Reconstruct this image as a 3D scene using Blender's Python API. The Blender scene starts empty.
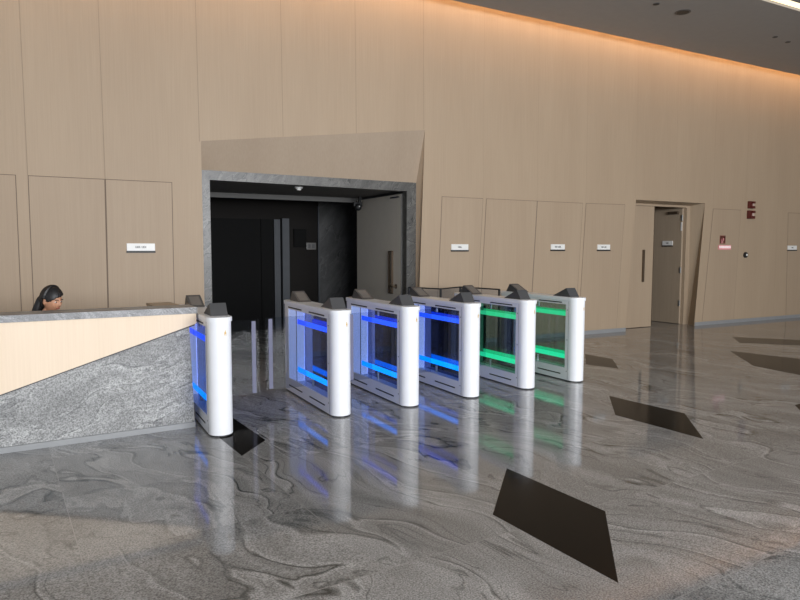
import bpy, bmesh, math, random
from mathutils import Vector, Matrix
random.seed(7)
PI = math.pi
scn = bpy.context.scene
COL = scn.collection

# ------------------------------------------------------------------ helpers
def link(o, parent=None):
    COL.objects.link(o)
    if parent is not None: o.parent = parent
    return o

def tag(o, label=None, cat=None, group=None, kind=None):
    if label: o['label'] = label
    if cat: o['category'] = cat
    if group: o['group'] = group
    if kind: o['kind'] = kind
    return o

def empty(name, loc=(0, 0, 0), rz=0.0):
    o = bpy.data.objects.new(name, None)
    o.empty_display_size = 0.1
    o.location = loc
    o.rotation_euler = (0, 0, rz)
    return link(o)

def copy_tree(o, parent=None):
    c = o.copy()
    COL.objects.link(c)
    c.parent = parent
    for ch in list(o.children):
        copy_tree(ch, c)
    return c

class MB:
    """collects shapes into one mesh"""
    def __init__(s): s.bm = bmesh.new()
    def box(s, x0, x1, y0, y1, z0, z1, bevel=0.0):
        t = bmesh.new()
        bmesh.ops.create_cube(t, size=1.0)
        bmesh.ops.scale(t, vec=(x1 - x0, y1 - y0, z1 - z0), verts=t.verts)
        bmesh.ops.translate(t, vec=((x0 + x1) / 2, (y0 + y1) / 2, (z0 + z1) / 2), verts=t.verts)
        if bevel > 0:
            bmesh.ops.bevel(t, geom=t.edges[:], offset=bevel, segments=2, profile=0.7, affect='EDGES')
        return s.merge(t)
    def merge(s, t):
        me = bpy.data.meshes.new('tmp'); t.to_mesh(me); t.free()
        s.bm.from_mesh(me); bpy.data.meshes.remove(me)
        return s
    def poly(s, pts):
        vs = [s.bm.verts.new(p) for p in pts]
        s.bm.faces.new(vs)
        return s
    def prism(s, outline, z0, z1, bevel=0.0):
        """outline of (x, y) extruded from z0 to z1"""
        t = bmesh.new()
        a = [t.verts.new((x, y, z0)) for x, y in outline]
        b = [t.verts.new((x, y, z1)) for x, y in outline]
        n = len(a)
        t.faces.new(list(reversed(a))); top = t.faces.new(b)
        for i in range(n):
            t.faces.new((a[i], a[(i + 1) % n], b[(i + 1) % n], b[i]))
        bmesh.ops.recalc_face_normals(t, faces=t.faces)
        if bevel > 0:
            bmesh.ops.bevel(t, geom=[e for e in top.edges], offset=bevel, segments=3, profile=0.6, affect='EDGES')
        return s.merge(t)
    def extr(s, pts, d):
        """closed planar polygon of 3d points extruded by the vector d"""
        t = bmesh.new()
        d = Vector(d)
        a = [t.verts.new(p) for p in pts]
        b = [t.verts.new(Vector(p) + d) for p in pts]
        n = len(a)
        t.faces.new(a); t.faces.new(list(reversed(b)))
        for i in range(n):
            t.faces.new((a[i], b[i], b[(i + 1) % n], a[(i + 1) % n]))
        bmesh.ops.recalc_face_normals(t, faces=t.faces)
        return s.merge(t)
    def cyl(s, p0, p1, r, r2=None, seg=24):
        p0 = Vector(p0); p1 = Vector(p1); d = p1 - p0
        t = bmesh.new()
        bmesh.ops.create_cone(t, cap_ends=True, segments=seg, radius1=r, radius2=r if r2 is None else r2, depth=d.length)
        M = Matrix.Translation((p0 + p1) / 2) @ d.to_track_quat('Z', 'Y').to_matrix().to_4x4()
        bmesh.ops.transform(t, matrix=M, verts=t.verts)
        return s.merge(t)
    def ball(s, c, r, scale=(1, 1, 1), seg=24):
        t = bmesh.new()
        bmesh.ops.create_uvsphere(t, u_segments=seg, v_segments=seg // 2, radius=r)
        bmesh.ops.scale(t, vec=scale, verts=t.verts)
        bmesh.ops.translate(t, vec=c, verts=t.verts)
        return s.merge(t)
    def build(s, name, m, parent=None, smooth=False, loc=None, rz=None):
        me = bpy.data.meshes.new(name)
        s.bm.to_mesh(me); s.bm.free()
        if m is not None: me.materials.append(m)
        if smooth:
            for p in me.polygons: p.use_smooth = True
            try: me.set_sharp_from_angle(angle=math.radians(35))
            except Exception: pass
        o = bpy.data.objects.new(name, me)
        if loc is not None: o.location = loc
        if rz is not None: o.rotation_euler = (0, 0, rz)
        return link(o, parent)

# ------------------------------------------------------------------ materials
def newmat(name):
    m = bpy.data.materials.new(name); m.use_nodes = True
    nt = m.node_tree
    b = nt.nodes['Principled BSDF']
    return m, nt, nt.nodes, nt.links, b

def plain(name, col, rough=0.5, metal=0.0, spec=0.5, noise=0.04, emit=None, es=0.0):
    """solid colour broken up by a faint procedural noise"""
    m, nt, N, L, b = newmat(name)
    tc = N.new('ShaderNodeTexCoord'); nz = N.new('ShaderNodeTexNoise')
    nz.inputs['Scale'].default_value = 9.0; nz.inputs['Detail'].default_value = 4
    L.new(tc.outputs['Object'], nz.inputs['Vector'])
    r = N.new('ShaderNodeValToRGB')
    r.color_ramp.elements[0].position = 0.3; r.color_ramp.elements[1].position = 0.7
    r.color_ramp.elements[0].color = (*[c * (1 - noise) for c in col], 1)
    r.color_ramp.elements[1].color = (*[min(1, c * (1 + noise)) for c in col], 1)
    L.new(nz.outputs['Fac'], r.inputs['Fac']); L.new(r.outputs['Color'], b.inputs['Base Color'])
    b.inputs['Roughness'].default_value = rough; b.inputs['Metallic'].default_value = metal
    b.inputs['Specular IOR Level'].default_value = spec
    if emit:
        b.inputs['Emission Color'].default_value = (*emit, 1); b.inputs['Emission Strength'].default_value = es
    return m

def emission(name, col, strength):
    m = bpy.data.materials.new(name); m.use_nodes = True
    nt = m.node_tree; nt.nodes.clear()
    e = nt.nodes.new('ShaderNodeEmission'); o = nt.nodes.new('ShaderNodeOutputMaterial')
    e.inputs['Color'].default_value = (*col, 1); e.inputs['Strength'].default_value = strength
    nt.links.new(e.outputs[0], o.inputs[0])
    return m

def glass(name, tint, refl=1.0, rough=0.02):
    """thin pane: tinted transparency under a fresnel reflection"""
    m = bpy.data.materials.new(name); m.use_nodes = True
    nt = m.node_tree; N = nt.nodes; L = nt.links; N.clear()
    tr = N.new('ShaderNodeBsdfTransparent'); tr.inputs['Color'].default_value = (*tint, 1)
    gl = N.new('ShaderNodeBsdfGlossy'); gl.inputs['Roughness'].default_value = rough
    gl.inputs['Color'].default_value = (refl, refl, refl, 1)
    fr = N.new('ShaderNodeFresnel'); fr.inputs['IOR'].default_value = 1.5
    mx = N.new('ShaderNodeMixShader'); o = N.new('ShaderNodeOutputMaterial')
    ge = N.new('ShaderNodeNewGeometry'); inv = N.new('ShaderNodeMath'); inv.operation = 'SUBTRACT'; inv.inputs[0].default_value = 1.0
    L.new(ge.outputs['Backfacing'], inv.inputs[1])
    ml = N.new('ShaderNodeMath'); ml.operation = 'MULTIPLY'
    L.new(fr.outputs[0], ml.inputs[0]); L.new(inv.outputs[0], ml.inputs[1])
    L.new(ml.outputs[0], mx.inputs[0]); L.new(tr.outputs[0], mx.inputs[1]); L.new(gl.outputs[0], mx.inputs[2])
    L.new(mx.outputs[0], o.inputs[0])
    return m

def veneer(name, ca, cb, rough=0.55, sx=70, sz=1.2):
    """timber veneer: fine vertical grain over broad tonal drift"""
    m, nt, N, L, b = newmat(name)
    tc = N.new('ShaderNodeTexCoord')
    mp = N.new('ShaderNodeMapping'); mp.inputs['Scale'].default_value = (sx, sx, sz)
    L.new(tc.outputs['Object'], mp.inputs['Vector'])
    n1 = N.new('ShaderNodeTexNoise'); n1.inputs['Scale'].default_value = 1.0; n1.inputs['Detail'].default_value = 5
    n1.inputs['Roughness'].default_value = 0.6
    L.new(mp.outputs[0], n1.inputs['Vector'])
    mp2 = N.new('ShaderNodeMapping'); mp2.inputs['Scale'].default_value = (2.2, 2.2, 0.35)
    L.new(tc.outputs['Object'], mp2.inputs['Vector'])
    n2 = N.new('ShaderNodeTexNoise'); n2.inputs['Scale'].default_value = 1.0; n2.inputs['Detail'].default_value = 3
    L.new(mp2.outputs[0], n2.inputs['Vector'])
    mx = N.new('ShaderNodeMix'); mx.data_type = 'FLOAT'; mx.inputs[0].default_value = 0.45
    L.new(n1.outputs['Fac'], mx.inputs[2]); L.new(n2.outputs['Fac'], mx.inputs[3])
    r = N.new('ShaderNodeValToRGB')
    r.color_ramp.elements[0].position = 0.36; r.color_ramp.elements[1].position = 0.64
    r.color_ramp.elements[0].color = (*ca, 1); r.color_ramp.elements[1].color = (*cb, 1)
    L.new(mx.outputs[0], r.inputs['Fac']); L.new(r.outputs['Color'], b.inputs['Base Color'])
    b.inputs['Roughness'].default_value = rough
    b.inputs['Specular IOR Level'].default_value = 0.35
    return m

def marble_nodes(N, L, vec, scale, stretch, angle, base, light, dark, warp=1.3, grain=0.5, veins=1.0, vmin=0.08, gscale=120.0):
    """grey granite-marble with flowing streaks; returns a colour socket"""
    mp = N.new('ShaderNodeMapping'); mp.inputs['Rotation'].default_value = (0, 0, angle)
    L.new(vec, mp.inputs['Vector'])
    w = N.new('ShaderNodeTexNoise'); w.inputs['Scale'].default_value = 0.55 * scale; w.inputs['Detail'].default_value = 2.5
    L.new(mp.outputs[0], w.inputs['Vector'])
    sub = N.new('ShaderNodeVectorMath'); sub.operation = 'SUBTRACT'; sub.inputs[1].default_value = (0.5, 0.5, 0.5)
    L.new(w.outputs['Color'], sub.inputs[0])
    sc = N.new('ShaderNodeVectorMath'); sc.operation = 'SCALE'; sc.inputs['Scale'].default_value = warp / scale
    L.new(sub.outputs[0], sc.inputs[0])
    add = N.new('ShaderNodeVectorMath'); add.operation = 'ADD'
    L.new(mp.outputs[0], add.inputs[0]); L.new(sc.outputs[0], add.inputs[1])
    st = N.new('ShaderNodeMapping'); st.inputs['Scale'].default_value = stretch
    L.new(add.outputs[0], st.inputs['Vector'])
    # broad streaks
    n1 = N.new('ShaderNodeTexNoise'); n1.inputs['Scale'].default_value = 1.6 * scale; n1.inputs['Detail'].default_value = 9
    n1.inputs['Roughness'].default_value = 0.62
    L.new(st.outputs[0], n1.inputs['Vector'])
    r1 = N.new('ShaderNodeValToRGB')
    e = r1.color_ramp.elements
    e[0].position = 0.28; e[0].color = (*[c * 0.72 for c in base], 1)
    e[1].position = 0.72; e[1].color = (*light, 1)
    k = e.new(0.48); k.color = (*base, 1)
    L.new(n1.outputs['Fac'], r1.inputs['Fac'])
    # thin dark veins: where another streak field crosses its middle
    n2 = N.new('ShaderNodeTexNoise'); n2.inputs['Scale'].default_value = 1.05 * scale; n2.inputs['Detail'].default_value = 4.5
    n2.inputs['Roughness'].default_value = 0.5
    off = N.new('ShaderNodeVectorMath'); off.operation = 'ADD'; off.inputs[1].default_value = (13.1, 4.7, 2.2)
    L.new(st.outputs[0], off.inputs[0]); L.new(off.outputs[0], n2.inputs['Vector'])
    r2 = N.new('ShaderNodeValToRGB')
    e = r2.color_ramp.elements
    e[0].position = 0.4915 - 0.012; e[0].color = (0, 0, 0, 1)
    e[1].position = 0.535; e[1].color = (0, 0, 0, 1)
    k = e.new(0.4965); k.color = (1, 1, 1, 1)
    k = e.new(0.501); k.color = (0.30, 0.30, 0.30, 1)
    for q_ in (0.425, 0.575):          # two more thin contour veins
        k = e.new(q_ - 0.006); k.color = (0, 0, 0, 1)
        k = e.new(q_); k.color = (0.8, 0.8, 0.8, 1)
        k = e.new(q_ + 0.006); k.color = (0, 0, 0, 1)
    L.new(n2.outputs['Fac'], r2.inputs['Fac'])
    # veins come and go
    n3 = N.new('ShaderNodeTexNoise'); n3.inputs['Scale'].default_value = 1.7 * scale; n3.inputs['Detail'].default_value = 3
    L.new(mp.outputs[0], n3.inputs['Vector'])
    r3 = N.new('ShaderNodeMapRange'); r3.inputs['From Min'].default_value = 0.42; r3.inputs['From Max'].default_value = 0.62
    r3.inputs['To Min'].default_value = vmin; r3.inputs['To Max'].default_value = veins
    L.new(n3.outputs['Fac'], r3.inputs['Value'])
    mul = N.new('ShaderNodeMath'); mul.operation = 'MULTIPLY'
    L.new(r2.outputs['Color'], mul.inputs[0]); L.new(r3.outputs[0], mul.inputs[1])
    mx = N.new('ShaderNodeMix'); mx.data_type = 'RGBA'
    L.new(mul.outputs[0], mx.inputs[0]); L.new(r1.outputs['Color'], mx.inputs[6]); mx.inputs[7].default_value = (*dark, 1)
    # pale veins
    r4 = N.new('ShaderNodeValToRGB')
    e = r4.color_ramp.elements
    e[0].position = 0.452; e[0].color = (0, 0, 0, 1)
    e[1].position = 0.482; e[1].color = (0, 0, 0, 1)
    k = e.new(0.4785); k.color = (0.42, 0.42, 0.42, 1)
    L.new(n2.outputs['Fac'], r4.inputs['Fac'])
    mx2 = N.new('ShaderNodeMix'); mx2.data_type = 'RGBA'
    L.new(r4.outputs['Color'], mx2.inputs[0]); L.new(mx.outputs[2], mx2.inputs[6])
    mx2.inputs[7].default_value = (*[min(1, c * 1.35) for c in light], 1)
    # crystalline grain
    g = N.new('ShaderNodeTexNoise'); g.inputs['Scale'].default_value = gscale; g.inputs['Detail'].default_value = 2
    L.new(vec, g.inputs['Vector'])
    gr = N.new('ShaderNodeMapRange'); gr.inputs['From Min'].default_value = 0.3; gr.inputs['From Max'].default_value = 0.7
    gr.inputs['To Min'].default_value = 1 - grain; gr.inputs['To Max'].default_value = 1 + grain
    L.new(g.outputs['Fac'], gr.inputs['Value'])
    vm = N.new('ShaderNodeVectorMath'); vm.operation = 'SCALE'
    L.new(mx2.outputs[2], vm.inputs[0]); L.new(gr.outputs[0], vm.inputs['Scale'])
    return vm.outputs[0]

def stone(name, base, light, dark, rough=0.3, scale=1.6, stretch=(0.5, 1.6, 1.6), angle=0.4, tilt=None, grain=0.3, veins=0.8, spec=0.5, gscale=120.0, vmin=0.08):
    m, nt, N, L, b = newmat(name)
    tc = N.new('ShaderNodeTexCoord')
    v = tc.outputs['Object']
    if tilt:
        mp = N.new('ShaderNodeMapping'); mp.inputs['Rotation'].default_value = tilt
        L.new(v, mp.inputs['Vector']); v = mp.outputs[0]
    c = marble_nodes(N, L, v, scale, stretch, angle, base, light, dark, grain=grain, veins=veins, gscale=gscale, vmin=vmin)
    L.new(c, b.inputs['Base Color'])
    b.inputs['Roughness'].default_value = rough
    b.inputs['Specular IOR Level'].default_value = spec
    return m

def floor_material():
    m, nt, N, L, b = newmat('polished_grey_marble')
    tc = N.new('ShaderNodeTexCoord')
    v = tc.outputs['Object']
    # tile grid in the floor's own frame
    mp = N.new('ShaderNodeMapping'); mp.inputs['Rotation'].default_value = (0, 0, math.radians(-4.0))
    mp.inputs['Location'].default_value = (-0.33, 0.13, 0)
    L.new(v, mp.inputs['Vector'])
    br = N.new('ShaderNodeTexBrick')
    br.offset = 0.0; br.squash = 1.0
    br.inputs['Scale'].default_value = 1.0
    br.inputs['Brick Width'].default_value = 1.24; br.inputs['Row Height'].default_value = 0.93
    br.inputs['Mortar Size'].default_value = 0.0028; br.inputs['Mortar Smooth'].default_value = 0.2
    br.inputs['Color1'].default_value = (0, 0, 0, 1); br.inputs['Color2'].default_value = (1, 1, 1, 1)
    L.new(mp.outputs[0], br.inputs['Vector'])
    # every slab shows a slightly different piece of the same stone
    sh = N.new('ShaderNodeVectorMath'); sh.operation = 'SCALE'; sh.inputs['Scale'].default_value = 0.35
    L.new(br.outputs['Color'], sh.inputs[0])
    ad = N.new('ShaderNodeVectorMath'); ad.operation = 'ADD'
    L.new(v, ad.inputs[0]); L.new(sh.outputs[0], ad.inputs[1])
    c = marble_nodes(N, L, ad.outputs[0], 1.0, (0.33, 1.7, 1), math.radians(72), FB, FL, FD, warp=1.9, grain=0.55, veins=1.0, vmin=0.3)
    mx = N.new('ShaderNodeMix'); mx.data_type = 'RGBA'
    fm = N.new('ShaderNodeMath'); fm.operation = 'MULTIPLY'; fm.inputs[1].default_value = 0.55
    L.new(br.outputs['Fac'], fm.inputs[0])
    L.new(fm.outputs[0], mx.inputs[0]); L.new(c, mx.inputs[6]); mx.inputs[7].default_value = (0.36, 0.35, 0.34, 1)
    L.new(mx.outputs[2], b.inputs['Base Color'])
    b.inputs['Roughness'].default_value = 0.065
    b.inputs['Specular IOR Level'].default_value = 0.45
    return m

FB = (0.240, 0.238, 0.234); FL = (0.37, 0.367, 0.362); FD = (0.022, 0.030, 0.031)
M = {}
M['wall'] = veneer('beige_veneer', (0.382, 0.286, 0.197), (0.424, 0.322, 0.224))
M['wall_low'] = veneer('beige_veneer_panel', (0.372, 0.278, 0.193), (0.412, 0.314, 0.220))
M['joint'] = plain('dark_joint', (0.17, 0.125, 0.09), 0.8)
M['joint_soft'] = plain('soft_joint', (0.20, 0.15, 0.11), 0.8)
M['joint_faint'] = plain('faint_joint', (0.295, 0.222, 0.156), 0.8)
M['header'] = veneer('shaded_header_veneer', (0.345, 0.262, 0.188), (0.385, 0.298, 0.217))  # wall veneer darkened to paint the shade on the down-facing header
M['reveal'] = veneer('reveal_veneer', (0.36, 0.275, 0.19), (0.41, 0.315, 0.22))
M['cream'] = veneer('cream_veneer', (0.72, 0.575, 0.430), (0.78, 0.635, 0.485), rough=0.5)
M['floor'] = floor_material()
M['ceiling'] = plain('grey_ceiling', (0.33, 0.315, 0.30), 0.8, noise=0.02)
M['plinth'] = plain('pale_plinth', (0.26, 0.265, 0.27), 0.45)
M['black_stone'] = plain('polished_black_stone', (0.008, 0.007, 0.006), 0.12, spec=0.05)
M['portal_stone'] = stone('portal_grey_stone', (0.082, 0.078, 0.071), (0.150, 0.144, 0.133), (0.010, 0.010, 0.010), rough=0.35, scale=3.0,
                          stretch=(0.6, 1.8, 1.8), tilt=(PI / 2, 0, 0), angle=0.9, grain=0.25, vmin=0.6, veins=1.0)
M['desk_stone'] = stone('desk_grey_stone', (0.24, 0.24, 0.237), (0.345, 0.345, 0.34), (0.07, 0.07, 0.075), rough=0.4, scale=2.0,
                        stretch=(0.4, 2.2, 1.0), tilt=(-PI / 2, 0, 0), angle=math.radians(-16), grain=0.6, veins=0.9, vmin=0.4, gscale=95)
M['slab_stone'] = stone('counter_slab_stone', (0.17, 0.17, 0.175), (0.36, 0.36, 0.365), (0.02, 0.02, 0.022), rough=0.35, scale=4.5,
                        stretch=(0.5, 1.7, 1.7), tilt=(-PI / 2, 0, 0), angle=0.7, grain=0.3)
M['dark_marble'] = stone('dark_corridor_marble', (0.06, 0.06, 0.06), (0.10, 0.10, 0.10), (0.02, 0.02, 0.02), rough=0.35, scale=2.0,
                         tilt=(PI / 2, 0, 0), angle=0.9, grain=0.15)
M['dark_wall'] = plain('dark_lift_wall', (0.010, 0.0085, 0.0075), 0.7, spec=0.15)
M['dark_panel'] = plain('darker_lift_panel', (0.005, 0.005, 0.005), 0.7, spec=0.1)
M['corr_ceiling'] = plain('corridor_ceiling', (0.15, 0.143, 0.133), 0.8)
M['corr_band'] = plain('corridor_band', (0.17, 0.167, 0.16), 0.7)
M['steel_blue'] = plain('lift_jamb_steel', (0.075, 0.08, 0.088), 0.6, spec=0.2)
M['leaf'] = plain('door_leaf_grey_beige', (0.60, 0.55, 0.47), 0.5, noise=0.02)
M['leaf_edge'] = plain('door_edge', (0.09, 0.085, 0.08), 0.6)
M['door_in'] = veneer('service_door_veneer', (0.36, 0.28, 0.20), (0.42, 0.33, 0.24))
M['bronze'] = plain('bronze_handle', (0.13, 0.095, 0.065), 0.35, metal=0.6)
M['steel'] = plain('brushed_steel', (0.62, 0.62, 0.60), 0.3, metal=0.9)
M['white'] = plain('gate_white_enamel', (0.80, 0.81, 0.84), 0.28, noise=0.01)
M['black'] = plain('matt_black', (0.012, 0.012, 0.013), 0.5)
M['reader'] = plain('reader_dark_grey', (0.060, 0.060, 0.062), 0.42)
M['reader_face'] = plain('reader_screen', (0.13, 0.125, 0.12), 0.3)
M['glass_side'] = glass('gate_side_glass', (0.86, 0.90, 0.93))
M['glass_core'] = glass('gate_core_glass', (0.40, 0.43, 0.58), 0.7)
M['glass_core_g'] = glass('gate_core_glass_green', (0.74, 0.80, 0.74), 0.5)
M['glass_wing'] = glass('wing_glass', (0.84, 0.87, 0.92), 0.22)
M['wing_strip'] = plain('frosted_wing_strip', (0.13, 0.13, 0.19), 0.6, emit=(0.35, 0.38, 0.62), es=0.05)  # not a lamp: a faint glow is put into the strip's colour
M['blue_hi'] = emission('blue_led_upper', (0.018, 0.085, 1.0), 2.0)
M['blue_lo'] = emission('blue_led_lower', (0.0, 0.21, 1.0), 2.6)
M['green_hi'] = emission('green_led_upper', (0.05, 0.80, 0.32), 0.95)
M['green_lo'] = emission('green_led_lower', (0.03, 0.95, 0.42), 1.0)
M['liner_b'] = plain('blue_liner_painted_glow', (0.80, 0.84, 0.97), 0.5, emit=(0.42, 0.52, 1.0), es=0.62)  # LED light on the white housing, put in as tint and glow
M['liner_g'] = plain('green_liner_painted_glow', (0.60, 0.75, 0.68), 0.5, emit=(0.12, 0.8, 0.5), es=0.10)  # green LED light on the housing, likewise put into colour and glow
M['icon'] = plain('amber_icon', (0.65, 0.42, 0.12), 0.5)
M['plate'] = plain('silver_white_plate', (0.80, 0.79, 0.76), 0.4)
M['plate_text'] = plain('plate_lettering', (0.08, 0.08, 0.08), 0.6)
M['red'] = plain('alarm_red', (0.095, 0.014, 0.010), 0.4)
M['red_lens'] = plain('alarm_lens', (0.55, 0.42, 0.36), 0.2)
M['sign_red'] = plain('sign_red', (0.24, 0.10, 0.075), 0.5)
M['sign_pink'] = plain('sign_pink', (0.80, 0.32, 0.34), 0.5)
M['sign_white'] = plain('sign_white', (0.95, 0.82, 0.82), 0.5, emit=(1, .8, .8), es=0.25)
M['warm'] = emission('warm_slot', (1.0, 0.80, 0.50), 1.9)
M['cove'] = emission('amber_cove', (1.0, 0.56, 0.26), 17.0)
M['skin'] = plain('skin', (0.50, 0.255, 0.155), 0.5, noise=0.05)
M['hair'] = plain('black_hair', (0.008, 0.007, 0.008), 0.5, noise=0.3)
M['jacket'] = plain('black_jacket', (0.018, 0.017, 0.020), 0.75, noise=0.2)
M['trousers'] = plain('dark_trousers', (0.022, 0.022, 0.028), 0.8, noise=0.2)
M['lips'] = plain('lips', (0.30, 0.09, 0.07), 0.5)
M['eye_white'] = plain('eye_white', (0.75, 0.72, 0.70), 0.2)
M['fabric'] = plain('chair_fabric', (0.03, 0.03, 0.035), 0.9, noise=0.2)

# ------------------------------------------------------------------ setting
D = 8.97          # face of the timber wall
XL, XR, YB = -7.0, 26.0, -9.0
S = 'structure'
o = MB().box(XL, XR, YB, 14.6, -0.12, 0.0).build('floor', M['floor']); tag(o, 'polished grey veined marble floor of the lobby', kind=S)
floor = o
inlays = [
    [(2.85, 3.68), (2.90, 2.78), (2.32, 2.13), (2.27, 3.06)],
    [(5.27, 5.04), (5.35, 4.15), (4.76, 3.50), (4.71, 4.42)],
    [(9.32, 6.45), (9.54, 5.49), (8.31, 4.77), (8.40, 5.45)],
    [(7.09, 7.28), (7.11, 6.76), (6.61, 6.17), (6.47, 6.63)],
    [(10.86, 7.48), (11.56, 6.67), (11.05, 6.15), (10.30, 6.95)],
    [(1.44, 6.08), (1.51, 5.18), (1.23, 4.86), (1.16, 5.80)],
    [(6.64, 3.85), (7.20, 3.90), (6.90, 3.25), (6.48, 3.71)],
]
for q in inlays:
    MB().prism(q, -0.01, 0.0012).build('stone_inlay', M['black_stone'], floor)['kind'] = S

# timber wall with its two tapering openings
ZT = 5.70
w = MB()
def wp(x, z, y=D): return (x, y, z)
w.poly([wp(XL, 0), wp(1.80, 0), wp(1.80, 3.01), wp(1.80, ZT), wp(XL, ZT)])
w.poly([wp(1.80, 3.01), wp(5.24, 3.45), wp(5.24, ZT), wp(1.80, ZT)])
w.poly([wp(5.12, 0), wp(9.76, 0), wp(9.95, 2.54), wp(9.95, ZT), wp(5.24, ZT), wp(5.24, 3.45)])
w.poly([wp(9.95, 2.54), wp(11.96, 2.54), wp(11.96, ZT), wp(9.95, ZT)])
w.poly([wp(11.76, 0), wp(XR, 0), wp(XR, ZT), wp(11.96, ZT), wp(11.96, 2.54)])
wall = w.build('wall_back', M['wall']); tag(wall, 'tall beige timber veneer wall behind the gates', kind=S)

# recess of the portal: sloped header panel and slim right reveal
P = 9.12          # face of the stone frame
r = MB()
A_, B_, C_, D_ = [Vector(q) for q in ((1.80, D, 3.01), (5.24, D, 3.45), (5.17, P, 2.64), (1.80, P, 2.65))]
NG = 24
gv = [[r.bm.verts.new((A_.lerp(B_, i / NG)).lerp(D_.lerp(C_, i / NG), j / 8)) for j in range(9)] for i in range(NG + 1)]
for i in range(NG):
    for j in range(8): r.bm.faces.new((gv[i][j], gv[i + 1][j], gv[i + 1][j + 1], gv[i][j + 1]))
o = r.build('portal_header_panel', M['header'], wall, True); o['kind'] = S
r = MB()
r.poly([(5.24, D, 3.45), (5.12, D, 0), (5.17, P, 0), (5.17, P, 2.64)])
r.poly([(1.80, D, 3.01), (1.80, P, 2.65), (1.80, P, 0), (1.80, D, 0)])
o = r.build('portal_reveal', M['wall_low'], wall); o['kind'] = S
# stone frame of the portal
r = MB()
r.extr([(1.80, P, 0), (1.935, P, 0), (1.935, P, 2.52), (5.0, P, 2.50), (5.0, P, 0), (5.17, P, 0), (5.17, P, 2.64), (1.80, P, 2.65)], (0, 0.14, 0))
o = r.build('trim_1', M['portal_stone']); tag(o, 'grey veined stone frame around the wide dark opening', kind=S)

# corridor behind the portal
r = MB()
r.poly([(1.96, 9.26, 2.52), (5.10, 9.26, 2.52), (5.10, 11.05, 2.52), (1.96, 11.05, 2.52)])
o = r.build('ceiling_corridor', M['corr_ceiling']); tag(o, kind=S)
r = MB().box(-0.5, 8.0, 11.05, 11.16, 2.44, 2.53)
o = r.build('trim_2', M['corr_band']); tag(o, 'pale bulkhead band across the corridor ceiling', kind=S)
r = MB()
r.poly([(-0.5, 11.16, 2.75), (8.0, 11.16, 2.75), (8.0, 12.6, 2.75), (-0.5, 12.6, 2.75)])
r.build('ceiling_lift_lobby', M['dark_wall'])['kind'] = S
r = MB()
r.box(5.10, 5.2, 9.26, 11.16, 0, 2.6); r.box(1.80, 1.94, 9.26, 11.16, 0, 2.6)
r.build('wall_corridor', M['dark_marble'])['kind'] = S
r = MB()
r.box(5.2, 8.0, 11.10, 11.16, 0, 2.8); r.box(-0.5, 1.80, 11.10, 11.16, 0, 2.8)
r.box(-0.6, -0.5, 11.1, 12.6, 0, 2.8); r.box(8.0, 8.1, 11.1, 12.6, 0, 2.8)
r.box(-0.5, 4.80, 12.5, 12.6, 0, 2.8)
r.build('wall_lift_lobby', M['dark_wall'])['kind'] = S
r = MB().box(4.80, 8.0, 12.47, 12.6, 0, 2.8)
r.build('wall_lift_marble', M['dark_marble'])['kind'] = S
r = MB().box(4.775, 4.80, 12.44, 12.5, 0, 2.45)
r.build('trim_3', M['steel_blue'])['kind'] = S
# lift doorway with steel jambs, seen in the dark
lift = empty('door_4', (3.9, 12.5, 0)); tag(lift, 'dark lift doorway with grey steel jambs', kind=S)
MB().box(-0.05, 0.07, -0.09, 0.0, 0, 2.16).box(0.10, 0.24, -0.14, 0.0, 0, 2.18).build('door_jamb', M['steel_blue'], lift)
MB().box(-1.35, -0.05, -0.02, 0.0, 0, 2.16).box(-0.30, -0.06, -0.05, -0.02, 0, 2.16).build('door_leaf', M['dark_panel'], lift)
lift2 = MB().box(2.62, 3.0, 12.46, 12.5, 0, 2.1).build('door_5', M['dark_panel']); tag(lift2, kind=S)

# service door opening on the right
Q = 9.25
r = MB()
r.poly([(11.96, D, 2.54), (11.76, D, 0), (11.92, Q, 0), (11.87, Q, 2.50)])
r.poly([(9.95, D, 2.54), (9.76, D, 0), (10.03, Q, 0), (10.03, Q, 2.50)])
r.poly([(9.95, D, 2.54), (11.96, D, 2.54), (11.87, Q, 2.50), (10.03, Q, 2.50)])
o = r.build('door_reveal', M['reveal'], wall); o['kind'] = S
r = MB()
r.extr([(9.99, Q, 0), (10.03, Q, 0), (10.03, Q, 2.46), (11.77, Q, 2.46), (11.77, Q, 0), (11.94, Q, 0), (11.94, Q, 2.56), (9.99, Q, 2.56)], (0, 0.09, 0))
o = r.build('trim_4', M['wall_low']); tag(o, 'beige frame of the tapered service doorway', kind=S)
r = MB()
r.box(9.6, 9.7, Q + 0.09, 11.6, 0, 2.8).box(11.96, 12.06, Q + 0.09, 11.6, 0, 2.8).box(9.6, 11.96, 11.5, 11.6, 0, 2.8)
r.box(9.6, 11.96, Q + 0.09, 11.6, 2.7, 2.8)
r.build('wall_service_room', M['wall_low'])['kind'] = S

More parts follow.
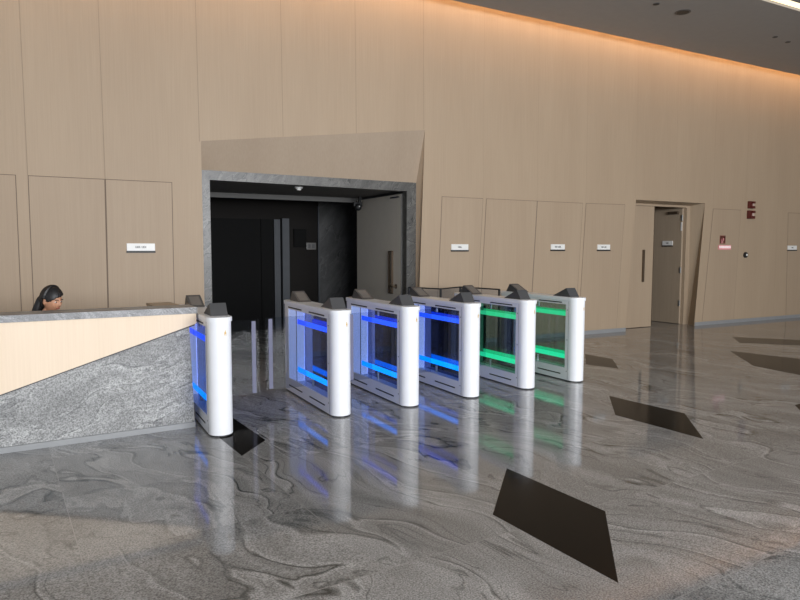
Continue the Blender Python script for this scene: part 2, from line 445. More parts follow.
def sign_plate(x, z, wd, words_, label, y=D, rz=0.0):
    t = empty('name_plate', (x, y, z), rz)
    tag(t, label, 'sign', 'silver name plates on the timber doors')
    MB().box(-wd / 2, wd / 2, -0.016, 0.0, -0.045, 0.05, 0.003).build('plate', M['plate'], t)
    MB().box(-wd / 2 - 0.004, wd / 2 + 0.004, -0.024, 0.0, -0.070, -0.046).build('bottom_edge', M['black'], t)
    m = MB(); lw = 0.0145
    tot = sum(words_) * lw + (len(words_) - 1) * lw
    px = -tot / 2
    for wi, n in enumerate(words_):
        for k in range(n):       # worn, unreadable characters
            zt = 0.016
            m.box(px, px + 0.0035, -0.0185, -0.016, -0.010, zt)
            if (k + wi) % 3 != 1: m.box(px, px + 0.011, -0.0185, -0.016, zt - 0.004, zt)
            if k % 2 == 0: m.box(px, px + 0.011, -0.0185, -0.016, -0.010, -0.006)
            else: m.box(px + 0.0075, px + 0.011, -0.0185, -0.016, -0.010, zt)
            m.box(px, px + 0.010, -0.0185, -0.016, 0.001, 0.0045)
            px += lw
        px += lw
    m.build('lettering', M['plate_text'], t)
    return t

# double-leaf service door: left leaf shut, right leaf swung inwards
d = empty('door_1', (10.03, Q, 0)); tag(d, 'closed left leaf of the service doorway with a bronze pull', kind=S)
MB().box(0.0, 0.785, 0.02, 0.065, 0.01, 2.455, 0.002).build('door_leaf', M['wall_low'], d)
MB().box(0.785, 0.792, 0.015, 0.066, 0.01, 2.455).build('door_edge', M['bronze'], d)
MB().box(0.475, 0.52, -0.012, 0.02, 0.93, 1.58, 0.004).build('door_handle', M['bronze'], d)
d = empty('door_2', (11.77, Q + 0.05, 0)); tag(d, 'right leaf of the service doorway standing open', kind=S)
MB().box(-0.05, -0.005, 0.02, 0.88, 0.01, 2.45, 0.002).build('door_leaf', M['door_in'], d)
for z in (0.45, 1.15, 2.25):
    MB().cyl((-0.055, 0.012, z - 0.06), (-0.055, 0.012, z + 0.06), 0.009, seg=10).box(-0.058, -0.046, 0.012, 0.05, z - 0.06, z + 0.06).build('hinge', M['steel'], d)
MB().box(-0.062, -0.051, 0.012, 0.04, 1.98, 2.16).build('door_bolt', M['plate'], d)
MB().box(-0.11, -0.05, 0.10, 0.34, 2.33, 2.39, 0.004).build('door_closer', M['bronze'], d)
sign_plate(11.718, 1.72, 0.26, [4], 'silver name plate on the open inner door leaf', y=9.66, rz=-PI / 2)

# open leaf of the wide portal
d = empty('door_3', (5.03, 9.27, 0)); tag(d, 'tall grey door leaf standing open inside the stone portal', kind=S)
MB().box(-0.05, 0.0, 0.0, 1.72, 0.01, 2.47, 0.002).build('door_leaf', M['leaf'], d)
MB().box(-0.052, -0.002, -0.004, 0.0, 0.01, 2.47).build('door_edge', M['leaf_edge'], d)
MB().box(-0.085, -0.05, 0.27, 0.30, 0.85, 1.55).box(-0.085, -0.05, 0.38, 0.395, 0.85, 1.55).box(-0.085, -0.05, 0.27, 0.395, 1.54, 1.555).box(-0.085, -0.05, 0.27, 0.395, 0.845, 0.86).build('door_handle', M['bronze'], d)
MB().cyl((-0.05, 0.17, 0.97), (-0.10, 0.17, 0.97), 0.014).box(-0.115, -0.09, 0.155, 0.31, 0.96, 0.985).cyl((-0.05, 0.17, 0.97), (-0.058, 0.17, 0.97), 0.04).build('door_latch', M['bronze'], d)
MB().box(-0.075, -0.05, 0.05, 0.34, 2.415, 2.435).build('door_closer', M['black'], d)

# flush doors in the timber wall
def flush(n, pts, label):
    j = MB(); c = [sum(p[0] for p in pts) / 4, sum(p[1] for p in pts) / 4]
    g = 0.009
    def off(p, e): return (p[0] + (e if p[0] > c[0] else -e), p[1] + (e if p[1] > c[1] else -e))
    root = empty('door_%d' % n, (0, D, 0)); tag(root, label, kind=S)
    j.extr([(*[off(p, 0)[0]], -0.0015, off(p, 0)[1]) for p in pts], (0, 0.001, 0)); j.build('door_gap', M['joint' if n < 9 else 'joint_soft'], root)
    s = MB(); s.extr([(off(p, -g)[0], -0.0045, p[1] if p[1] < c[1] else p[1] - g) for p in pts], (0, 0.004, 0)); s.build('door_leaf', M['wall_low'], root)
flush(6, [(-1.15, 0.08), (-0.34, 0.08), (-0.34, 2.45), (-1.15, 2.45)], 'flush beige wall panel at the left edge of the picture')
flush(7, [(-0.22, 0.08), (0.60, 0.08), (0.62, 2.45), (-0.22, 2.45)], 'flush beige door panel behind the receptionist')
flush(8, [(0.60, 0.08), (1.41, 0.08), (1.42, 2.45), (0.62, 2.45)], 'flush beige door left of the stone portal')
flush(9, [(5.46, 0.08), (6.25, 0.08), (6.37, 2.43), (5.56, 2.43)], 'narrow flush beige door right of the stone portal')
flush(10, [(6.31, 0.08), (7.40, 0.08), (7.52, 2.43), (6.43, 2.43)], 'wide flush beige panel without a plate')
flush(11, [(7.40, 0.08), (8.47, 0.08), (8.59, 2.43), (7.52, 2.43)], 'wide flush beige door third right of the portal')
flush(12, [(8.54, 0.08), (9.52, 0.08), (9.66, 2.44), (8.66, 2.43)], 'flush beige door beside the service doorway')
flush(13, [(12.00, 0.08), (13.04, 0.08), (13.14, 2.44), (12.22, 2.44)], 'flush beige door right of the service doorway')
flush(14, [(14.93, 0.08), (15.95, 0.08), (15.85, 2.43), (14.83, 2.43)], 'flush beige door at the right edge of the picture')
# full-height seams of the veneer boards
r = MB()
def seam(x0, z0, x1, z1, wd=0.004):
    r.poly([(x0 - wd, D - 0.0012, z0), (x0 + wd, D - 0.0012, z0), (x1 + wd, D - 0.0012, z1), (x1 - wd, D - 0.0012, z1)])
for x, z0 in [(-1.35, 0.1), (-0.22, 2.45), (0.62, 2.45), (1.78, 3.0), (2.93, 3.16), (4.06, 3.30), (5.22, 3.46), (6.37, 2.44), (7.52, 2.44), (8.66, 2.44),
              (9.93, 2.56), (11.05, 2.56), (12.22, 2.45), (13.3, 0.1), (14.45, 0.1), (16.9, 0.1), (18.0, 0.1), (19.2, 0.1)]:
    seam(x, z0, x - 0.02, ZT, 0.004 if x < 5.3 else 0.0015)
r.build('panel_seam', M['joint_faint'], wall)['kind'] = S

# baseboards
r = MB()
for x0, x1 in ((XL, 1.80), (5.12, 9.76), (11.77, XR)):
    r.box(x0, x1, D - 0.012, D, 0, 0.072)
o = r.build('baseboard_back', M['plinth']); tag(o, 'pale metal skirting at the foot of the timber wall', kind=S)

# side walls (out of frame) and ceiling
MB().box(XR, XR + 0.1, YB, D + 0.1, 0, ZT).build('wall_right', M['wall'])['kind'] = S
CH = 5.38
ce = MB()
ce.box(XL, XR, 6.42, 8.67, CH, CH + 0.05)
ce.box(XL, XR, YB, 6.22, CH, CH + 0.05)
ce.box(XL, XR, 6.22, 6.42, CH + 0.14, CH + 0.18)
ce.box(XL, XR, 6.20, 6.22, CH + 0.05, CH + 0.18)
ce.box(XL, XR, 6.42, 6.44, CH + 0.05, CH + 0.18)
ce.box(XL, XR, 8.30, D + 0.05, CH + 0.32, CH + 0.36)
ce.box(XL, XR, 8.30, 8.34, CH + 0.05, CH + 0.32)
ceil = ce.build('ceiling', M['ceiling']); tag(ceil, 'smooth grey suspended ceiling', kind=S)
o = MB().box(XL, XR, 6.225, 6.415, CH + 0.035, CH + 0.05).build('linear_ceiling_light', M['warm'])
tag(o, 'glowing warm white linear light slot recessed in the grey ceiling', 'light')
o = MB().box(XL, XR, 8.58, 8.68, CH + 0.29, CH + 0.305).build('cove_light_strip', M['cove'])
tag(o, 'amber cove strip glowing along the top of the timber wall', 'light')
for (x, y, rr, lab) in [(9.06, 7.33, 0.12, 'largest round dark downlight in the grey ceiling'),
                        (8.40, 7.29, 0.05, 'small round downlight left of the largest ceiling downlight'),
                        (11.55, 7.37, 0.045, 'small ceiling downlight nearer the bright slot, left of a pair'),
                        (12.03, 7.43, 0.045, 'small ceiling downlight, right of the far pair')]:
    t = empty('ceiling_downlight', (x, y, CH)); tag(t, lab, 'light', 'round downlights in the ceiling')
    MB().cyl((0, 0, -0.006), (0, 0, 0.0), rr, seg=28).build('trim_ring', M['reader'], t)
    MB().cyl((0, 0, -0.008), (0, 0, -0.006), rr * 0.78, seg=28).build('lamp', M['black'], t)

# signs on the timber wall
sign_plate(1.015, 1.60, 0.34, [4, 4], 'silver name plate left of the stone portal')
sign_plate(5.905, 1.615, 0.33, [5], 'silver name plate just right of the stone portal', D - 0.004)
sign_plate(8.00, 1.625, 0.32, [4, 5], 'silver name plate on the third door right of the portal', D - 0.004)
sign_plate(9.12, 1.625, 0.32, [4, 4], 'silver name plate on the door beside the service doorway', D - 0.004)
sign_plate(15.03, 1.63, 0.34, [5], 'silver name plate at the right edge of the wall', D - 0.004)

t = empty('fire_sign', (12.56, D - 0.0045, 1.80)); tag(t, 'small red pictogram sign right of the service doorway', 'sign')
t.scale = (0.68, 1, 0.85)
MB().box(-0.14, 0.13, -0.006, 0, -0.11, 0.10).build('board', M['sign_red'], t)
MB().box(-0.12, -0.07, -0.008, -0.006, -0.09, 0.08).box(-0.12, 0.11, -0.008, -0.006, 0.045, 0.08).box(0.06, 0.11, -0.008, -0.006, -0.09, 0.08).box(-0.03, 0.02, -0.008, -0.006, -0.04, 0.02).build('pictogram', M['red'], t)
MB().box(-0.055, -0.025, -0.009, -0.006, -0.095, 0.0).box(0.02, 0.05, -0.009, -0.006, -0.03, 0.03).build('symbol', M['sign_pink'], t)
t = empty('fire_instruction_sign', (12.63, D - 0.0045, 1.635)); tag(t, 'narrow pink and white sign strip below the red pictogram sign', 'sign')
MB().box(-0.20, 0.20, -0.014, 0, -0.05, 0.045).build('board', M['sign_pink'], t)
m = MB()
for k in range(9): m.box(-0.185 + k * 0.042, -0.155 + k * 0.042, -0.017, -0.014, -0.02, 0.03)
m.build('lettering', M['sign_white'], t)
t = empty('key_switch', (13.34, D, 1.47)); tag(t, 'round black switch with a bright steel centre on the timber wall', 'switch')
MB().cyl((0, 0, 0), (0, -0.03, 0), 0.062, seg=28).build('ring', M['black'], t, True)
MB().cyl((0.015, -0.03, 0.0), (0.015, -0.04, 0.0), 0.024, seg=20).build('button', M['plate'], t, True)
for z, lab, s_ in ((2.555, 'upper of the two dark red fire alarm strobes', 0.92), (2.345, 'lower of the two dark red fire alarm strobes', 1.05)):
    t = empty('fire_alarm_strobe', (13.43, D, z)); tag(t, lab, 'alarm', 'red alarm strobes on the timber wall')
    MB().box(-0.085 * s_, 0.07 * s_, -0.05, 0, -0.085 * s_, 0.085 * s_, 0.01).build('housing', M['red'], t)
    MB().box(0.0, 0.08 * s_, -0.09, -0.05, 0.03 * s_, 0.08 * s_, 0.006).box(-0.06, 0.075 * s_, -0.09, -0.05, -0.085 * s_, -0.03 * s_, 0.006).build('horn', M['red'], t)
    MB().box(0.02, 0.075 * s_, -0.065, -0.05, -0.03 * s_, 0.03 * s_, 0.004).build('lens', M['red_lens'], t)

# corridor fittings
t = empty('smoke_detector', (3.34, 9.50, 2.52)); tag(t, 'round white smoke detector under the corridor ceiling', 'detector')
MB().cyl((0, 0, 0), (0, 0, -0.022), 0.062, 0.058, 28).build('base', M['plate'], t, True)
MB().cyl((0, 0, -0.022), (0, 0, -0.05), 0.04, 0.032, 28).build('sensor_head', M['plate'], t, True)
t = empty('security_camera', (4.90, 10.70, 2.36)); tag(t, 'small black dome camera beside the open portal door', 'camera')
MB().box(-0.12, 0.04, -0.04, 0.04, -0.02, 0.06, 0.008).box(-0.02, 0.03, -0.02, 0.02, 0.06, 0.16).build('housing', M['black'], t)
MB().ball((-0.05, -0.05, -0.03), 0.065).build('dome', M['black'], t, True)
MB().ball((-0.05, -0.10, -0.02), 0.020).build('lens', M['steel'], t, True)
t = empty('wall_intercom', (4.40, 12.5, 1.80)); tag(t, 'dark rectangular box on the dim lift lobby wall', 'intercom')
MB().box(-0.13, 0.13, -0.05, 0, -0.18, 0.18, 0.01).build('housing', M['dark_panel'], t)
MB().box(-0.09, 0.09, -0.055, -0.05, -0.02, 0.13).build('screen', M['dark_panel'], t)
t = empty('access_keypad', (4.64, 12.5, 1.64)); tag(t, 'small grey keypad on the dim lift lobby wall', 'keypad')
MB().box(-0.10, 0.10, -0.03, 0, -0.07, 0.07, 0.006).build('plate', M['reader_face'], t)
MB().box(-0.07, -0.02, -0.035, -0.03, -0.04, 0.04).box(0.01, 0.07, -0.035, -0.03, -0.04, 0.04).build('button', M['reader'], t)

# ------------------------------------------------------------------ speed gates
GW, GL, CAPZ = 0.20, 1.52, 1.012
def stadium(x0, x1, y0, y1, near=True, far=True, n=14):
    rr = (x1 - x0) / 2; cx = (x0 + x1) / 2
    pts = []
    if near:
        for i in range(n + 1):
            a = PI + PI * i / n
            pts.append((cx + rr * math.cos(a), y0 + rr + rr * math.sin(a)))
    else: pts += [(x0, y0), (x1, y0)]
    if far:
        for i in range(n + 1):
            a = PI * i / n
            pts.append((cx + rr * math.cos(a), y1 - rr + rr * math.sin(a)))
    else: pts += [(x1, y1), (x0, y1)]
    return pts

def make_gate(hue, label, wing_l=0.0, wing_r=0.0):
    """origin: floor, middle of the near tip; the gate runs towards +y"""
    g = empty('speed_gate')
    tag(g, label, 'turnstile', 'white speed gates standing in a row')
    h = GW / 2; wt = 0.024
    y0, y1 = 0.17, 1.31; z0, z1 = 0.160, 0.925
    MB().prism(stadium(-h + .006, h - .006, .006, GL - .006), 0.0, 0.016).build('foot', M['black'], g)
    MB().prism(stadium(-h, h, 0, y0, far=False), 0.014, 0.975, 0).build('near_post', M['white'], g, True)
    MB().prism(stadium(-h, h, y1, GL, near=False), 0.014, 0.975, 0).build('far_post', M['white'], g, True)
    MB().box(-h, h, y0, y1, 0.014, z0).build('bottom_rail', M['white'], g)
    MB().box(-h, h, y0, y1, z1, 0.975).build('top_rail', M['white'], g)
    MB().prism(stadium(-h - .009, h + .009, -.009, GL + .009), 0.974, CAPZ, 0.003).build('top_cap', M['white'], g, True)
    for sx in (-1, 1):
        for a, b in ((0.24, 0.66), (0.88, 1.31)):
            for z in (0.078, 0.946):
                zz = 0.0065
                MB().box(sx * h - 0.0025, sx * h + 0.0025, a, b, z - zz, z + zz).build('vent_slot', M['black'], g)
        MB().box(sx * h - 0.001, sx * h + 0.001, 0.118, 0.121, 0.02, 0.97).build('post_seam', M['reader'], g)
        for z in (0.12, 0.50, 0.86): MB().box(sx * h - 0.002, sx * h + 0.002, 0.135, 0.145, z - 0.005, z + 0.005).build('screw', M['black'], g)
        # slim light bars behind the outer pane
        x = sx * (h - 0.016)
        MB().box(x - 0.003, x + 0.003, y0 + 0.005, 1.05, 0.785, 0.835).build('light_bar', M[hue + '_hi'], g)
        MB().box(x - 0.003, x + 0.003, y0 + 0.005, 1.05, 0.268, 0.322).build('light_bar', M[hue + '_lo'], g)
        MB().box(sx * (h - 0.004) - 0.001, sx * (h - 0.004) + 0.001, y0, y1, z0, z1).build('side_pane', M['glass_side'], g)
        # box at the far end of the window, LED light put into its colour
        MB().box(min(sx * 0.006, sx * (h - 0.008)), max(sx * 0.006, sx * (h - 0.008)), 1.07, y1, z0, z1).build('drive_housing', M['liner_b' if hue == 'blue' else 'liner_g'], g)
        MB().box(sx * (h - 0.005) - 0.001, sx * (h - 0.005) + 0.001, 1.055, 1.07, z0, z1).build('mullion', M['reader'], g)
    MB().box(-0.003, 0.003, y0, 1.07, z0, z1).build('core_pane', M['glass_core' if hue == 'blue' else 'glass_core_g'], g)
    for za, zb in ((z1 - 0.065, z1), (z0, z0 + 0.075)):
        MB().cyl((-0.03, 0.74, za), (-0.03, 0.74, zb), 0.013, seg=14).build('hinge_stud', M['steel'], g, True)
    # small amber pictogram on the round nose
    a = math.radians(-72); R_ = h + 0.0012
    ic = MB()
    for (du, dz, ww, hh) in ((0, 0.012, .010, .010), (0, -0.004, .018, .016), (-.006, -.018, .006, .014), (.006, -.020, .006, .012)):
        aa = a + du / h
        c = Vector((R_ * math.cos(aa), h + R_ * math.sin(aa), 0.885 + dz)); tx = Vector((-math.sin(aa), math.cos(aa), 0))
        ic.poly([c - tx * ww / 2 + Vector((0, 0, -hh / 2)), c + tx * ww / 2 + Vector((0, 0, -hh / 2)), c + tx * ww / 2 + Vector((0, 0, hh / 2)), c - tx * ww / 2 + Vector((0, 0, hh / 2))])
    ic.build('pictogram', M['icon'], g)
    # wedge-shaped card readers standing on the cap
    for (ya, yb, yc) in ((0.15, 0.46, 0.225), (1.40, 1.09, 1.325)):
        xa, xb = -0.05, 0.09
        rd = MB().extr([(xa, ya, CAPZ), (xa, yb, CAPZ), (xa, yc, CAPZ + 0.105)], (xb - xa, 0, 0)).build('card_reader', M['reader'], g)
        # pale face on the slope seen from the lobby and the inner slope
        for (p, q) in ((yb, yc),):
            n = Vector((0, (0.105) * (1 if p > q else -1), abs(q - p))).normalized() * 0.0015
            A = Vector((0, p, CAPZ)) + Vector((0, 0, 0)); B = Vector((0, q, CAPZ + 0.105))
            l0 = A.lerp(B, 0.14) + n; l1 = A.lerp(B, 0.86) + n
            MB().poly([(xa + .02, l0.y, l0.z), (xb - .02, l0.y, l0.z), (xb - .02, l1.y, l1.z), (xa + .02, l1.y, l1.z)]).build('reader_face', M['reader_face'], rd)
    # glass wings closing the lanes
    for sx, ln in ((-1, wing_l), (1, wing_r)):
        if ln <= 0: continue
        xa, xb = sx * h, sx * (h + ln)
        wg = MB().box(min(xa, xb), max(xa, xb), 0.745, 0.755, 0.17, 0.90, 0.002).build('glass_wing', M['glass_wing'], g)
        e = sx * (h + ln - (0.055 if ln > .4 else 0.03)); hw = 0.019
        MB().box(e - hw, e + hw, 0.7435, 0.7565, 0.18, 0.885).build('edge_strip', M['wing_strip'], wg)
    return g
specs = [  # x of the left flank, y of the near tip, colour, wings, label
    (1.122, 5.425, 'blue', 0, 0.43, 'white speed gate with blue lights touching the end of the reception desk'),
    (2.275, 5.545, 'blue', 0.43, 0.275, 'white speed gate with blue lights, second from the reception desk'),
    (3.045, 5.580, 'blue', 0.275, 0.27, 'white speed gate with blue lights, third from the reception desk'),
    (3.82, 5.625, 'blue', 0.27, 0.28, 'white speed gate with blue lights standing next to the green lit gates'),
    (4.63, 5.685, 'green', 0.28, 0.27, 'white speed gate with green lights between a blue and a green gate'),
    (5.41, 5.725, 'green', 0.27, 0, 'white speed gate with green lights, farthest from the reception desk'),
]
for x, y, hue, wl, wr, lab in specs:
    g = make_gate(hue, lab, wl, wr); g.location = (x + GW / 2, y, 0)

# glass guard rail behind the gates
gr = empty('glass_railing', (5.08, 8.21, 0)); tag(gr, 'low clear glass railing with black top rail behind the gates', 'railing')
pts = [(4.86, 8.79), (5.08, 8.21), (5.62, 8.50), (5.79, 7.72)]
for i, (a, b) in enumerate(zip(pts[:-1], pts[1:])):
    A = Vector((a[0] - 5.08, a[1] - 8.21, 0)); B = Vector((b[0] - 5.08, b[1] - 8.21, 0)); dn = (B - A).normalized(); nn = Vector((-dn.y, dn.x, 0))
    def slab(z0, z1, th, name, m):
        MB().extr([A + nn * th + Vector((0, 0, z0)), B + nn * th + Vector((0, 0, z0)), B - nn * th + Vector((0, 0, z0)), A - nn * th + Vector((0, 0, z0))], (0, 0, z1 - z0)).build(name, m, gr)
    slab(0.02, 0.985, 0.005, 'glass_panel', M['glass_wing'])
    slab(0.985, 1.003, 0.012, 'top_rail', M['black'])
    slab(0.0, 0.03, 0.012, 'bottom_rail', M['black'])
for a in pts:
    MB().box(a[0] - 5.08 - .012, a[0] - 5.08 + .012, a[1] - 8.21 - .012, a[1] - 8.21 + .012, 0, 1.0).build('post', M['black'], gr)

# ------------------------------------------------------------------ reception desk
RZ = math.radians(3.3)
DK = (1.08, 5.845, 0)
dk = empty('reception_desk', DK, RZ); tag(dk, 'long reception desk of cream timber over grey stone with a marble top', 'desk')
LX = -5.2
zb = lambda x: 0.925 + (x - 0.015) * 0.311
MB().prism([(LX, -0.02), (0.026, -0.02), (0.026, 0.0), (0.026, 0.29), (LX, 0.31)], 1.018, 1.073, 0.003).build('counter_top', M['slab_stone'], dk)
xz = 0.015 - 0.925 / 0.311
MB().extr([(LX, 0, 0.05), (xz + 0.16, 0, 0.05), (0.020, 0, 0.927), (0.020, 0, 1.018), (LX, 0, 1.022)], (0, 0.03, 0)).build('timber_front', M['cream'], dk)
MB().extr([(xz + 0.19, 0.026, 0.048), (xz + 0.14, 0.026, 0.048), (0.012, 0.026, 0.935), (0.012, 0.026, 0.909)], (0, 0.012, 0)).build('painted_shadow_strip', M['black'], dk)  # black strip painting the shadow line below the cream front
MB().extr([(xz + 0.10, 0.036, 0.045), (-0.005, 0.036, 0.045), (-0.035, 0.036, 0.96), (xz + 0.3, 0.036, 0.96)], (0, 0.05, 0)).build('stone_front', M['desk_stone'], dk)
sj = MB()
for xs, zt in ((-0.87, 0.635), (-0.31, 0.81), (-1.43, 0.46)): sj.box(xs - 0.0012, xs + 0.0012, 0.035, 0.0365, 0.046, zt)
sj.build('panel_joint', M['plinth'], dk)
MB().box(LX, -0.005, 0.016, 0.07, 0, 0.046).build('plinth', M['plinth'], dk)
MB().box(LX, -0.04, 0.09, 0.12, 0.05, 1.02).box(-0.10, -0.04, 0.09, 0.30, 0.02, 1.02).build('carcass', M['cream'], dk)
MB().box(LX, -0.45, 0.12, 0.62, 0.72, 0.75, 0.003).build('work_surface', M['cream'], dk)
MB().box(-0.245, -0.02, 0.34, 0.84, 1.035, 1.060, 0.003).box(-0.235, -0.03, 0.35, 0.83, 0.0, 1.035).build('return_counter', M['reveal'], dk)

# ------------------------------------------------------------------ receptionist
HX, HY, HZ = -0.062, 6.68, 1.112          # centre of the head
face = math.radians(44)                  # turned to the right of the picture
def skin_mesh(verts, edges, radii, name, m, parent, root=0, sub=2, tmp=False):
    me = bpy.data.meshes.new(name); me.from_pydata(verts, edges, []); me.update()
    o = bpy.data.objects.new(name, me); link(o, parent)
    sk = o.modifiers.new('skin', 'SKIN'); sk.use_smooth_shade = True
    for i, rr in enumerate(radii):
        v = me.skin_vertices[0].data[i]
        v.radius = (rr, rr) if not isinstance(rr, tuple) else rr
        v.use_root = (i == root)
    sb = o.modifiers.new('sub', 'SUBSURF'); sb.levels = sub; sb.render_levels = sub
    if m: me.materials.append(m)
    if tmp:
        dg = bpy.context.evaluated_depsgraph_get(); dg.update()
        ev = o.evaluated_get(dg); out = bpy.data.meshes.new_from_object(ev)
        bpy.data.objects.remove(o)
        return out
    return o

person = empty('person', (HX, HY + 0.06, 0), face)
tag(person, 'seated receptionist with long black hair and black jacket behind the desk', 'person')
# local frame: -y is where she faces, z up, head centre at (0, -0.05, HZ)
hc = Vector((0, -0.07, HZ)); tilt = Matrix.Rotation(math.radians(14), 4, 'X')
V = []; E = []; R = []
def add(p, r_, par=None):
    V.append(p); R.append(r_)
    if par is not None: E.append((par, len(V) - 1))
    return len(V) - 1
pel = add((0, 0.10, 0.55), (0.135, 0.11))
wa = add((0, 0.09, 0.68), (0.115, 0.085), pel)
ch = add((0, 0.06, 0.83), (0.125, 0.09), wa)
up = add((0, 0.03, 0.925), (0.085, 0.065), ch)
nk = add((0, 0.00, 0.985), 0.045, up)
hd = add((0, -0.045, 1.06), 0.045, nk)
hands = {}
for s in (-1, 1):
    sh = add((s * 0.155, 0.035, 0.905), 0.045, up)
    el = add((s * 0.205, -0.02, 0.70), 0.036, sh)
    wr = add((s * 0.13, -0.215, 0.790), 0.024, el)
    pm = add((s * 0.11, -0.265, 0.795), (0.030, 0.016), wr)
    for k, (dx, ln) in enumerate(((-0.026, 0.062), (-0.009, 0.072), (0.009, 0.067), (0.025, 0.052))):
        b0 = add((s * 0.105 + dx, -0.300, 0.797), 0.0088, pm)
        b1 = add((s * 0.105 + dx * 1.15, -0.300 - ln * 0.5, 0.792), 0.0080, b0)
        b2 = add((s * 0.105 + dx * 1.2, -0.300 - ln, 0.778), 0.0066, b1)
    t0 = add((s * 0.075, -0.262, 0.790), 0.0105, pm)
    t1 = add((s * 0.055, -0.300, 0.782), 0.0085, t0)
    hp = add((s * 0.095, 0.07, 0.53), 0.088, pel)
    kn = add((s * 0.115, -0.33, 0.515), 0.058, hp)
    an = add((s * 0.115, -0.27, 0.10), 0.036, kn)
    ft = add((s * 0.120, -0.37, 0.045), (0.036, 0.026), an)
raw = skin_mesh(V, E, R, 'tmp_body', None, None, tmp=True)
# head: displaced ellipsoid joined to the neck
def head_pt(dv, hair=0.0):
    x, y, z = dv
    rx, ry, rz_ = 0.074, 0.092, 0.113
    px, py, pz = x * rx, y * ry, z * rz_
    if z < 0:
        k = min(1, -z)
        px *= 1 - 0.34 * k ** 1.3
        if y > 0: py *= 1 - 0.45 * k
        else: py *= 1 - 0.05 * k
    if y < 0: py *= 0.95
    def gs(cx, cy, cz, wd):
        return math.exp(-((x - cx) ** 2 + (y - cy) ** 2 + (z - cz) ** 2) / (2 * wd * wd))
    f = 0
    f += 0.020 * math.exp(-(x / 0.13) ** 2) * math.exp(-((z + 0.16) / 0.13) ** 2) * (y < 0)     # nose tip
    f += 0.010 * math.exp(-(x / 0.11) ** 2) * math.exp(-((z - 0.04) / 0.16) ** 2) * (y < 0)     # bridge
    f -= 0.008 * (gs(-0.36, -0.93, 0.06, 0.15) + gs(0.36, -0.93, 0.06, 0.15))                   # eye sockets
    f += 0.005 * math.exp(-((z - 0.22) / 0.10) ** 2) * math.exp(-(x / 0.5) ** 2) * (y < 0)      # brow
    f += 0.006 * (gs(-0.5, -0.8, -0.22, 0.20) + gs(0.5, -0.8, -0.22, 0.20))                     # cheeks
    f += 0.007 * math.exp(-(x / 0.22) ** 2) * math.exp(-((z + 0.47) / 0.09) ** 2) * (y < 0)     # lips
    f += 0.008 * math.exp(-(x / 0.25) ** 2) * math.exp(-((z + 0.83) / 0.13) ** 2) * (y < 0)     # chin
    n = Vector((x, y, z * 0.8)).normalized()
    return Vector((px, py, pz)) + n * (f * (1 if hair == 0 else 0) + hair)
hb = bmesh.new()
bmesh.ops.create_uvsphere(hb, u_segments=72, v_segments=48, radius=1.0)
for v in hb.verts: v.co = head_pt(v.co.copy())
for s in (-1, 1):
    eb = bmesh.new(); bmesh.ops.create_uvsphere(eb, u_segments=16, v_segments=10, radius=1.0)
    for v in eb.verts: v.co = Vector((s * 0.074 + v.co.x * 0.010, 0.008 + v.co.y * 0.017, -0.008 + v.co.z * 0.030))
    me_ = bpy.data.meshes.new('e'); eb.to_mesh(me_); eb.free(); hb.from_mesh(me_)
bmesh.ops.transform(hb, matrix=Matrix.Translation(hc) @ tilt, verts=hb.verts)
bm_ = bmesh.new(); bm_.from_mesh(raw)
me_ = bpy.data.meshes.new('h'); hb.to_mesh(me_); hb.free(); bm_.from_mesh(me_)
bmd = bpy.data.meshes.new('body'); bm_.to_mesh(bmd); bm_.free(); bmd.materials.append(M['skin'])
for p in bmd.polygons: p.use_smooth = True
body = link(bpy.data.objects.new('body', bmd), person)
rm = body.modifiers.new('remesh', 'REMESH'); rm.mode = 'VOXEL'; rm.voxel_size = 0.0042; rm.use_smooth_shade = True
HM = Matrix.Translation(hc) @ tilt
# eyes and lips
for s in (-1, 1):
    ey = MB().ball((0, 0, 0), 0.0125, seg=18); bmesh.ops.transform(ey.bm, matrix=HM @ Matrix.Translation((s * 0.029, -0.0735, 0.006)) @ Matrix.Diagonal((1.1, .6, .42, 1)), verts=ey.bm.verts)
    e_ = ey.build('eye', M['eye_white'], person, True)
    ir = MB().ball((0, 0, 0), 0.0062, seg=14); bmesh.ops.transform(ir.bm, matrix=HM @ Matrix.Translation((s * 0.029, -0.0795, 0.005)), verts=ir.bm.verts)
    ir.build('iris', M['black'], e_, True)
    bw = MB().box(-0.017, 0.017, -0.004, 0.004, -0.0025, 0.0025, 0.002); bmesh.ops.transform(bw.bm, matrix=HM @ Matrix.Translation((s * 0.030, -0.083, 0.027)) @ Matrix.Rotation(s * 0.35, 4, 'Z'), verts=bw.bm.verts)
    bw.build('eyebrow', M['hair'], person)
lp = MB().ball((0, 0, 0), 0.01, seg=18); bmesh.ops.transform(lp.bm, matrix=HM @ Matrix.Translation((0, -0.0835, -0.053)) @ Matrix.Diagonal((2.1, .8, .62, 1)), verts=lp.bm.verts)
lp.build('lips', M['lips'], person, True)
# hair: shell with side-swept fringe, long fall down the back
hh = bmesh.new()
bmesh.ops.create_uvsphere(hh, u_segments=72, v_segments=48, radius=1.0)
kill = []
for v in hh.verts:
    x, y, z = v.co
    line = 0.42 + 0.22 * x - 0.5 * max(0, -x - 0.45) - 0.9 * max(0, x - 0.6)     # swept to one side
    cover = (z > line) if y < -0.12 else (z > -0.55 if y > 0.25 else z > 0.10)
    if not cover: kill.append(v)
    h_ = 0.013 + 0.007 * max(0, z) + (0.010 if y > 0 else 0) + 0.0015 * math.sin(x * 60)
    v.co = head_pt(v.co.copy(), h_)
bmesh.ops.delete(hh, geom=kill, context='VERTS')
bmesh.ops.transform(hh, matrix=HM, verts=hh.verts)
hm = MB(); hm.merge(hh)
hair = hm.build('hair', M['hair'], person, True)
so = hair.modifiers.new('thick', 'SOLIDIFY'); so.thickness = 0.012; so.offset = -1
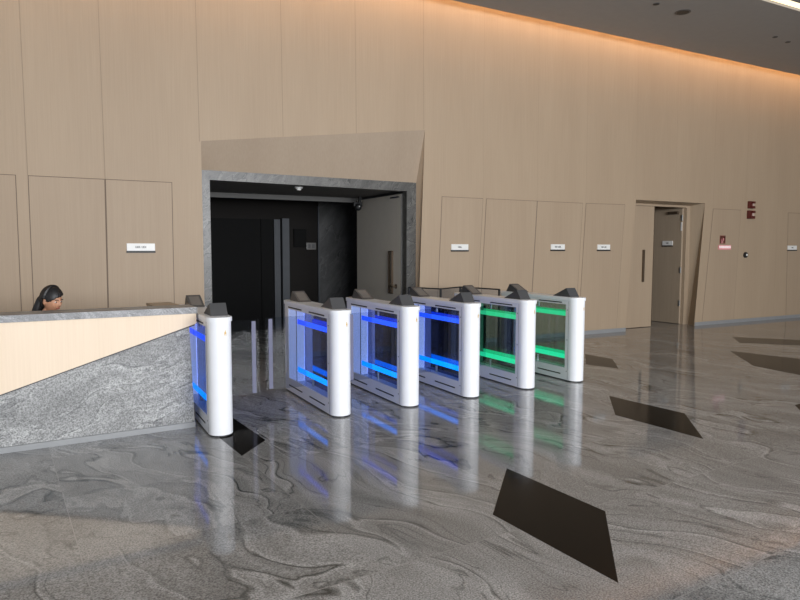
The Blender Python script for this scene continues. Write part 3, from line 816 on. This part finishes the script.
skin_mesh([(0, 0.030, 1.16), (-0.01, 0.055, 1.08), (-0.02, 0.085, 1.01), (-0.02, 0.105, 0.94), (-0.02, 0.11, 0.85)], [(0, 1), (1, 2), (2, 3), (3, 4)],
          [(0.056, 0.040), (0.064, 0.045), (0.075, 0.048), (0.070, 0.034), (0.035, 0.014)], 'long_hair', M['hair'], person)
# jacket, trousers, shoes
V = []; E = []; R = []
pel = add((0, 0.10, 0.55), (0.150, 0.125)); wa = add((0, 0.09, 0.68), (0.130, 0.10), pel); ch = add((0, 0.06, 0.83), (0.140, 0.105), wa)
up = add((0, 0.035, 0.915), (0.100, 0.078), ch); nk = add((0, 0.020, 0.958), 0.056, up)
for s in (-1, 1):
    sh = add((s * 0.155, 0.035, 0.905), 0.057, up); el = add((s * 0.205, -0.02, 0.70), 0.048, sh); wr = add((s * 0.14, -0.195, 0.780), 0.034, el)
skin_mesh(V, E, R, 'jacket', M['jacket'], person)
V = []; E = []; R = []
pel = add((0, 0.10, 0.55), (0.150, 0.115))
for s in (-1, 1):
    hp = add((s * 0.095, 0.07, 0.535), 0.098, pel); kn = add((s * 0.115, -0.335, 0.52), 0.070, hp); an = add((s * 0.115, -0.27, 0.11), 0.050, kn)
skin_mesh(V, E, R, 'trousers', M['trousers'], person)
for s in (-1, 1):
    skin_mesh([(s * .115, -.255, .045), (s * .118, -.34, .04), (s * .122, -.42, .032)], [(0, 1), (1, 2)], [(.042, .042), (.044, .036), (.034, .026)], 'shoe', M['black'], person)

# office chair under her, hidden by the desk
oc = empty('office_chair', (HX, HY + 0.06, 0), face); tag(oc, 'black office chair the receptionist sits on behind the desk', 'chair')
MB().box(-0.23, 0.23, -0.16, 0.27, 0.36, 0.415, 0.02).build('seat', M['fabric'], oc, True)
MB().box(-0.20, 0.20, 0.27, 0.31, 0.50, 0.86, 0.018).build('backrest', M['fabric'], oc, True)
MB().box(-0.03, 0.03, 0.245, 0.275, 0.40, 0.60).cyl((0, 0.06, 0.08), (0, 0.06, 0.39), 0.025).build('column', M['black'], oc)
for k in range(5):
    a = k * 2 * PI / 5 + 0.3
    lg = MB().cyl((0, 0.06, 0.10), (0.27 * math.cos(a), 0.06 + 0.27 * math.sin(a), 0.065), 0.02, 0.014, 12).build('leg', M['black'], oc)
    MB().cyl((0.27 * math.cos(a) - .015, 0.06 + 0.27 * math.sin(a), 0.028), (0.27 * math.cos(a) + .015, 0.06 + 0.27 * math.sin(a), 0.028), 0.028).build('caster', M['black'], lg)

# ------------------------------------------------------------------ light
wd = bpy.data.worlds.new('World'); scn.world = wd; wd.use_nodes = True
bg = wd.node_tree.nodes['Background']; bg.inputs[0].default_value = (0.86, 0.93, 1.0, 1); bg.inputs[1].default_value = 0.75
def area(name, loc, target, sx, sy, power, col):
    l = bpy.data.lights.new(name, 'AREA'); l.shape = 'RECTANGLE'; l.size = sx; l.size_y = sy; l.energy = power; l.color = col
    o = bpy.data.objects.new(name, l); link(o); o.location = loc
    o.rotation_euler = (Vector(target) - Vector(loc)).to_track_quat('-Z', 'Y').to_euler()
    return o
area('window_daylight', (3.5, -8.5, 2.9), (3.6, 8.9, 1.4), 10, 3.5, 2300, (0.95, 0.97, 1.0))

# ------------------------------------------------------------------ camera
F = Vector((0.4704942414794307, 0.8789622411486384, -0.07784951746580082))
Rr = Vector((0.8816989329274327, -0.4718094255735809, 0.0016904480335067228))
Uu = Vector((0.03524429612464357, 0.06943518254379726, 0.996963687912347))
cam = bpy.data.cameras.new('camera'); co = bpy.data.objects.new('camera', cam); link(co)
cam.sensor_width = 36.0; cam.lens = 649.118 / 800 * 36.0; cam.clip_start = 0.05; cam.clip_end = 200
mw = Matrix((Rr, Uu, -F)).transposed().to_4x4(); mw.translation = Vector((0, 0, 1.58))
co.matrix_world = mw
scn.camera = co
scn.view_settings.view_transform = 'Standard'
scn.view_settings.look = 'None'
scn.view_settings.exposure = 0.0
